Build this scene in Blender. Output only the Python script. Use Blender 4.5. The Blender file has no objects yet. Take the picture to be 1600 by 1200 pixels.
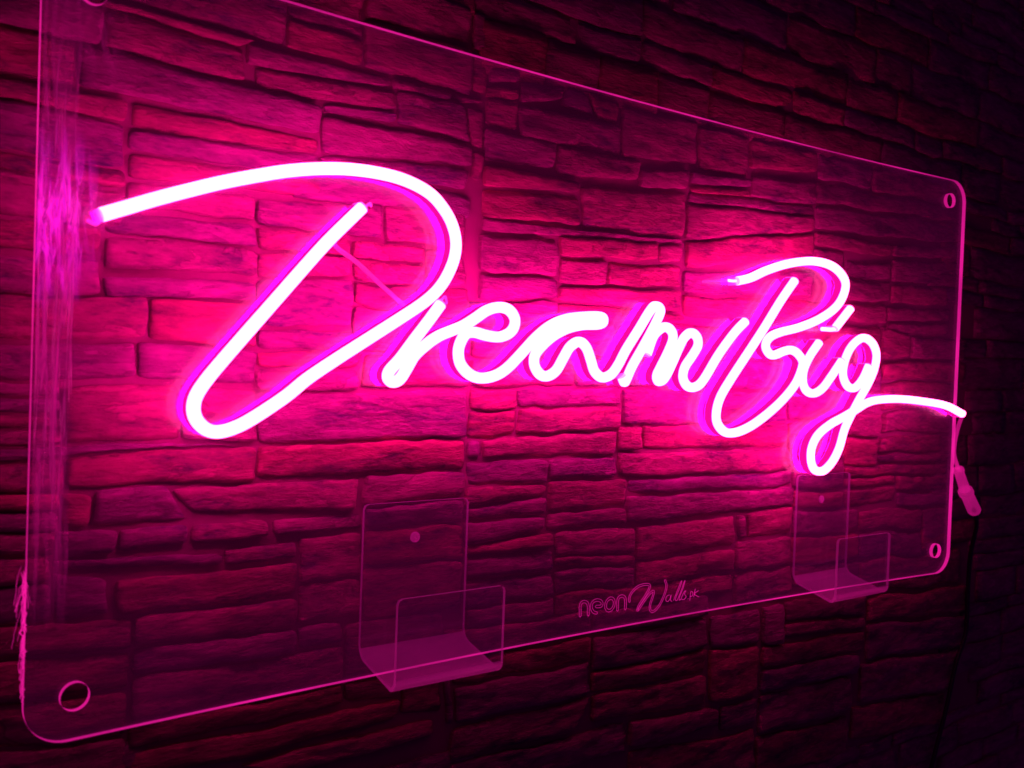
# A pink neon script sign on a clear acrylic sheet, held by two clear hooks on a stone-clad wall.
import bpy, bmesh, math, random
from mathutils import Vector, Matrix, noise
random.seed(7)
# measured layout, in metres (x along the wall, z up; y runs into the wall)
LEADS=[[[[0.5902,-0.0118,1.3564],[0.5862,-0.0108,1.3561],[0.5809,-0.0107,1.3562]],0.0013,"lit"],[[[0.5821,-0.0097,1.3564],[0.57,-0.0065,1.355],[0.5547,-0.0033,1.3533]],0.0012,"wire"],[[[0.7435,-0.0162,1.3207],[0.7368,-0.0149,1.3191],[0.7232,-0.0124,1.319]],0.0021,"lit"],[[[0.2685,-0.0129,1.3171],[0.2738,-0.0097,1.3195],[0.2778,-0.0056,1.3152]],0.001,"cap"],[[[0.0321,-0.0249,1.3463],[0.0305,-0.021,1.3429],[0.0263,-0.0183,1.3448]],0.0012,"cap"],[[[0.2027,-0.0156,1.3745],[0.2094,-0.0103,1.3785],[0.2121,-0.0072,1.3774]],0.001,"cap"]]
CAM={"loc": [-0.11563149838618952,-0.6003216240581649,1.2729306934883462],"r": [0.7934801731248144,-0.6075158982109364,0.0362442861516554],"u": [-0.016181032216908735,0.03847368362357963,0.9991285952593028],"b": [-0.608380957175748,-0.7933752007022032,0.020697870821146273],"lens": 34.26750374886065}
W=0.97860; H=.45; BEND=-0.019306; ZT=1.5; WALL_Y=0.048
TUBES={"D": ["tube that draws the sweeping capital D",[[0.0317,1.3476],[0.0473,1.3543],[0.0636,1.3613],[0.0824,1.3688],[0.102,1.3762],[0.1225,1.383],[0.144,1.3895],[0.1665,1.3945],[0.1901,1.3978],[0.215,1.3986],[0.2358,1.3965],[0.2549,1.3904],[0.2681,1.3799],[0.2753,1.3694],[0.2784,1.3583],[0.2774,1.348],[0.2738,1.3385],[0.2681,1.3289],[0.2601,1.3201],[0.249,1.3116],[0.2318,1.3008],[0.2068,1.2856],[0.1828,1.271],[0.1631,1.2584],[0.148,1.2468],[0.1275,1.2339],[0.115,1.2277],[0.1035,1.2251],[0.0954,1.2272],[0.0896,1.2331],[0.0878,1.24],[0.0896,1.2476],[0.096,1.2573],[0.1074,1.2711],[0.1243,1.2907],[0.1389,1.3075],[0.1574,1.3289],[0.1752,1.3489],[0.1999,1.3738]]],"r": ["tube that draws the r and e and runs on into the a and m",[[0.267,1.3138],[0.257,1.3013],[0.2456,1.2877],[0.234,1.2735],[0.2259,1.2653],[0.2246,1.2604],[0.2288,1.2574],[0.2345,1.2597],[0.24,1.2674],[0.2461,1.2765],[0.2566,1.285],[0.2663,1.2909],[0.2768,1.2951],[0.2875,1.2993],[0.2984,1.3055],[0.3088,1.3118],[0.3201,1.3149],[0.3294,1.3136],[0.3353,1.3077],[0.335,1.3009],[0.3302,1.2958],[0.3211,1.2927],[0.309,1.2933],[0.2988,1.295],[0.2907,1.2939],[0.2857,1.2876],[0.2838,1.2796],[0.2865,1.2709],[0.2949,1.2641],[0.3062,1.2615],[0.32,1.2641],[0.3314,1.2707],[0.344,1.2818],[0.3575,1.2941],[0.3715,1.3037],[0.3865,1.3096],[0.4035,1.3126],[0.4202,1.3141],[0.4274,1.313],[0.4276,1.3093],[0.4213,1.3072],[0.4059,1.3061],[0.3903,1.3027],[0.3758,1.2965],[0.3637,1.2879],[0.3569,1.2803],[0.3566,1.2728],[0.3621,1.266],[0.3701,1.2642],[0.3791,1.2689],[0.386,1.2787],[0.393,1.2881],[0.4024,1.2926],[0.4103,1.2883],[0.4157,1.2786],[0.4204,1.2694],[0.4293,1.2644],[0.4392,1.2672],[0.4468,1.2753],[0.4551,1.2879],[0.4691,1.3057],[0.4812,1.3215],[0.4879,1.3268],[0.4944,1.3234],[0.4888,1.3116],[0.4759,1.2924],[0.4632,1.2747],[0.4571,1.2638],[0.4546,1.2611],[0.4518,1.2653]]],"m": ["tube that draws the arches of the m",[[0.4802,1.2855],[0.4878,1.3017],[0.4999,1.3094],[0.5088,1.3065],[0.5108,1.2988],[0.5051,1.287],[0.4971,1.2745],[0.4928,1.2667],[0.4962,1.2624],[0.5031,1.2658],[0.5112,1.2783],[0.5185,1.2913],[0.5252,1.3012],[0.5339,1.3061],[0.5416,1.3025],[0.5429,1.2946],[0.536,1.2852],[0.5275,1.2754],[0.5256,1.2663],[0.5317,1.2591],[0.5417,1.2581],[0.5522,1.2646],[0.5712,1.2881],[0.5917,1.3089],[0.6061,1.3202]]],"B": ["tube that draws the bowls of the capital B and its stem",[[0.5923,1.3565],[0.6108,1.3609],[0.6322,1.3693],[0.6616,1.3782],[0.6922,1.3838],[0.7161,1.3847],[0.7356,1.3813],[0.7496,1.3734],[0.7544,1.3641],[0.7491,1.3507],[0.7365,1.339],[0.7129,1.3274],[0.6839,1.3183],[0.6573,1.3126],[0.6417,1.307],[0.6357,1.2995],[0.6398,1.293],[0.6484,1.2902],[0.6633,1.2944],[0.6747,1.2961],[0.6846,1.2927],[0.692,1.2842],[0.687,1.2703],[0.6781,1.2589],[0.6617,1.2457],[0.6418,1.2334],[0.6195,1.2226],[0.5992,1.2169],[0.5841,1.2176],[0.5733,1.2254],[0.571,1.2353],[0.5753,1.2487],[0.5882,1.2652],[0.6149,1.295],[0.6337,1.3163],[0.6554,1.3425],[0.675,1.3636]]],"i": ["tube that draws the stem of the i",[[0.7164,1.3053],[0.7024,1.2908],[0.6944,1.278],[0.6932,1.2667],[0.6987,1.2579],[0.7108,1.2543],[0.7246,1.2596],[0.738,1.272],[0.7534,1.288]]],"dot": ["short slanted tube that dots the i",[[0.7643,1.342],[0.7408,1.3205]]],"g": ["tube that draws the g and its tail to the right edge",[[0.7984,1.2841],[0.7896,1.2705],[0.7774,1.261],[0.7646,1.2628],[0.7565,1.2738],[0.7586,1.2888],[0.7691,1.3036],[0.7866,1.3129],[0.802,1.3089],[0.8105,1.2972],[0.8083,1.2817],[0.7986,1.2654],[0.7847,1.2486],[0.772,1.232],[0.7625,1.2176],[0.7554,1.1993],[0.745,1.1852],[0.7312,1.1766],[0.7179,1.1783],[0.7113,1.1875],[0.7115,1.2002],[0.7206,1.2128],[0.7403,1.2236],[0.7605,1.2307],[0.7811,1.2386],[0.7979,1.2453],[0.8184,1.2489],[0.8576,1.2502],[0.9042,1.2475],[0.943,1.2432],[0.9733,1.2342]]]}
LOGO=[[0.0011,0,[[0.42435,1.06596],[0.4241,1.0708],[0.42394,1.07402],[0.42509,1.07668],[0.42827,1.07749],[0.43158,1.07604],[0.43304,1.07304],[0.43325,1.06882],[0.43342,1.06558]]],[0.0011,0,[[0.443,1.06595],[0.43908,1.06751],[0.43671,1.07121],[0.43738,1.07517],[0.44188,1.07705],[0.44689,1.07579],[0.44891,1.07318],[0.44735,1.07126],[0.44216,1.07158]]],[0.0011,1,[[0.46308,1.07144],[0.4628,1.0736],[0.46169,1.07537],[0.45996,1.07645],[0.45789,1.07666],[0.45585,1.07596],[0.45419,1.07448],[0.45319,1.07247],[0.45303,1.07027],[0.45372,1.06828],[0.45516,1.06682],[0.4571,1.06614],[0.4592,1.06638],[0.46111,1.06749],[0.46248,1.06928]]],[0.0011,0,[[0.46736,1.06529],[0.46714,1.06946],[0.46696,1.07278],[0.46816,1.07595],[0.47174,1.07702],[0.47527,1.07527],[0.47637,1.07181],[0.47648,1.06539]]],[0.0009,0,[[0.48125,1.07106],[0.48083,1.07445],[0.48405,1.07909],[0.49083,1.08293],[0.499,1.08397],[0.505,1.08281],[0.50459,1.07929],[0.4996,1.07308],[0.49291,1.06629],[0.49135,1.06269],[0.49274,1.06294],[0.49864,1.06897],[0.50543,1.07495],[0.51035,1.07677],[0.50997,1.07272],[0.5071,1.06625],[0.50679,1.06118],[0.50991,1.05866],[0.51463,1.06021],[0.52038,1.06551],[0.52536,1.07439],[0.52649,1.0803],[0.5244,1.08482]]],[0,0,[[0.53105,1.07115],[0.52742,1.07027],[0.52639,1.06694],[0.52892,1.06535],[0.53187,1.0676],[0.53291,1.07094],[0.53256,1.06622],[0.5345,1.06469]]],[0,0,[[0.53631,1.06534],[0.54023,1.07271],[0.54475,1.08093],[0.5462,1.08165],[0.54379,1.0758],[0.53928,1.0676],[0.53943,1.06497],[0.54128,1.06519]]],[0,0,[[0.54128,1.06519],[0.54525,1.07215],[0.54916,1.08046],[0.55035,1.08165],[0.5482,1.07532],[0.54424,1.0679],[0.54379,1.06489],[0.54565,1.06511]]],[0,0,[[0.54565,1.06511],[0.54966,1.07165],[0.55177,1.07229],[0.5504,1.06982],[0.55271,1.06692],[0.54969,1.06464],[0.54689,1.06541]]],[0,0,[[0.55509,1.06506],[0.55537,1.0645]]],[0,0,[[0.55775,1.06282],[0.55857,1.07065],[0.56142,1.06963],[0.56069,1.06689],[0.55817,1.06656]]],[0,0,[[0.56269,1.06533],[0.56454,1.07308]]],[0,0,[[0.56878,1.07084],[0.56355,1.06815],[0.57003,1.06475]]]]
CABLE=[[1.0069,-0.012,1.2322],[1.0169,-0.002,1.2162],[1.0148,0.0,1.1992],[1.0072,-0.004,1.1829],[1.0132,-0.008,1.1641]]
CONNECTOR=[[1.01,-0.008,1.1672],[1.0325,-0.006,1.1407],[1.0638,-0.003,1.1128]]
CABLE_LOW=[[1.0621,-0.003,1.1145],[1.0998,0.012,1.0913],[1.1307,0.034,1.044],[1.1444,0.042,0.9906],[1.1438,0.042,0.9415],[1.1227,0.042,0.9042],[1.1034,0.042,0.8498],[1.0787,0.042,0.7926],[1.0532,0.042,0.7328]]
JUMPER=[[0.1857,0.0001,1.3533],[0.1919,0.0004,1.347],[0.2083,0.0011,1.3381],[0.2269,0.0019,1.3251],[0.2473,0.0028,1.3116]]
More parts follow.
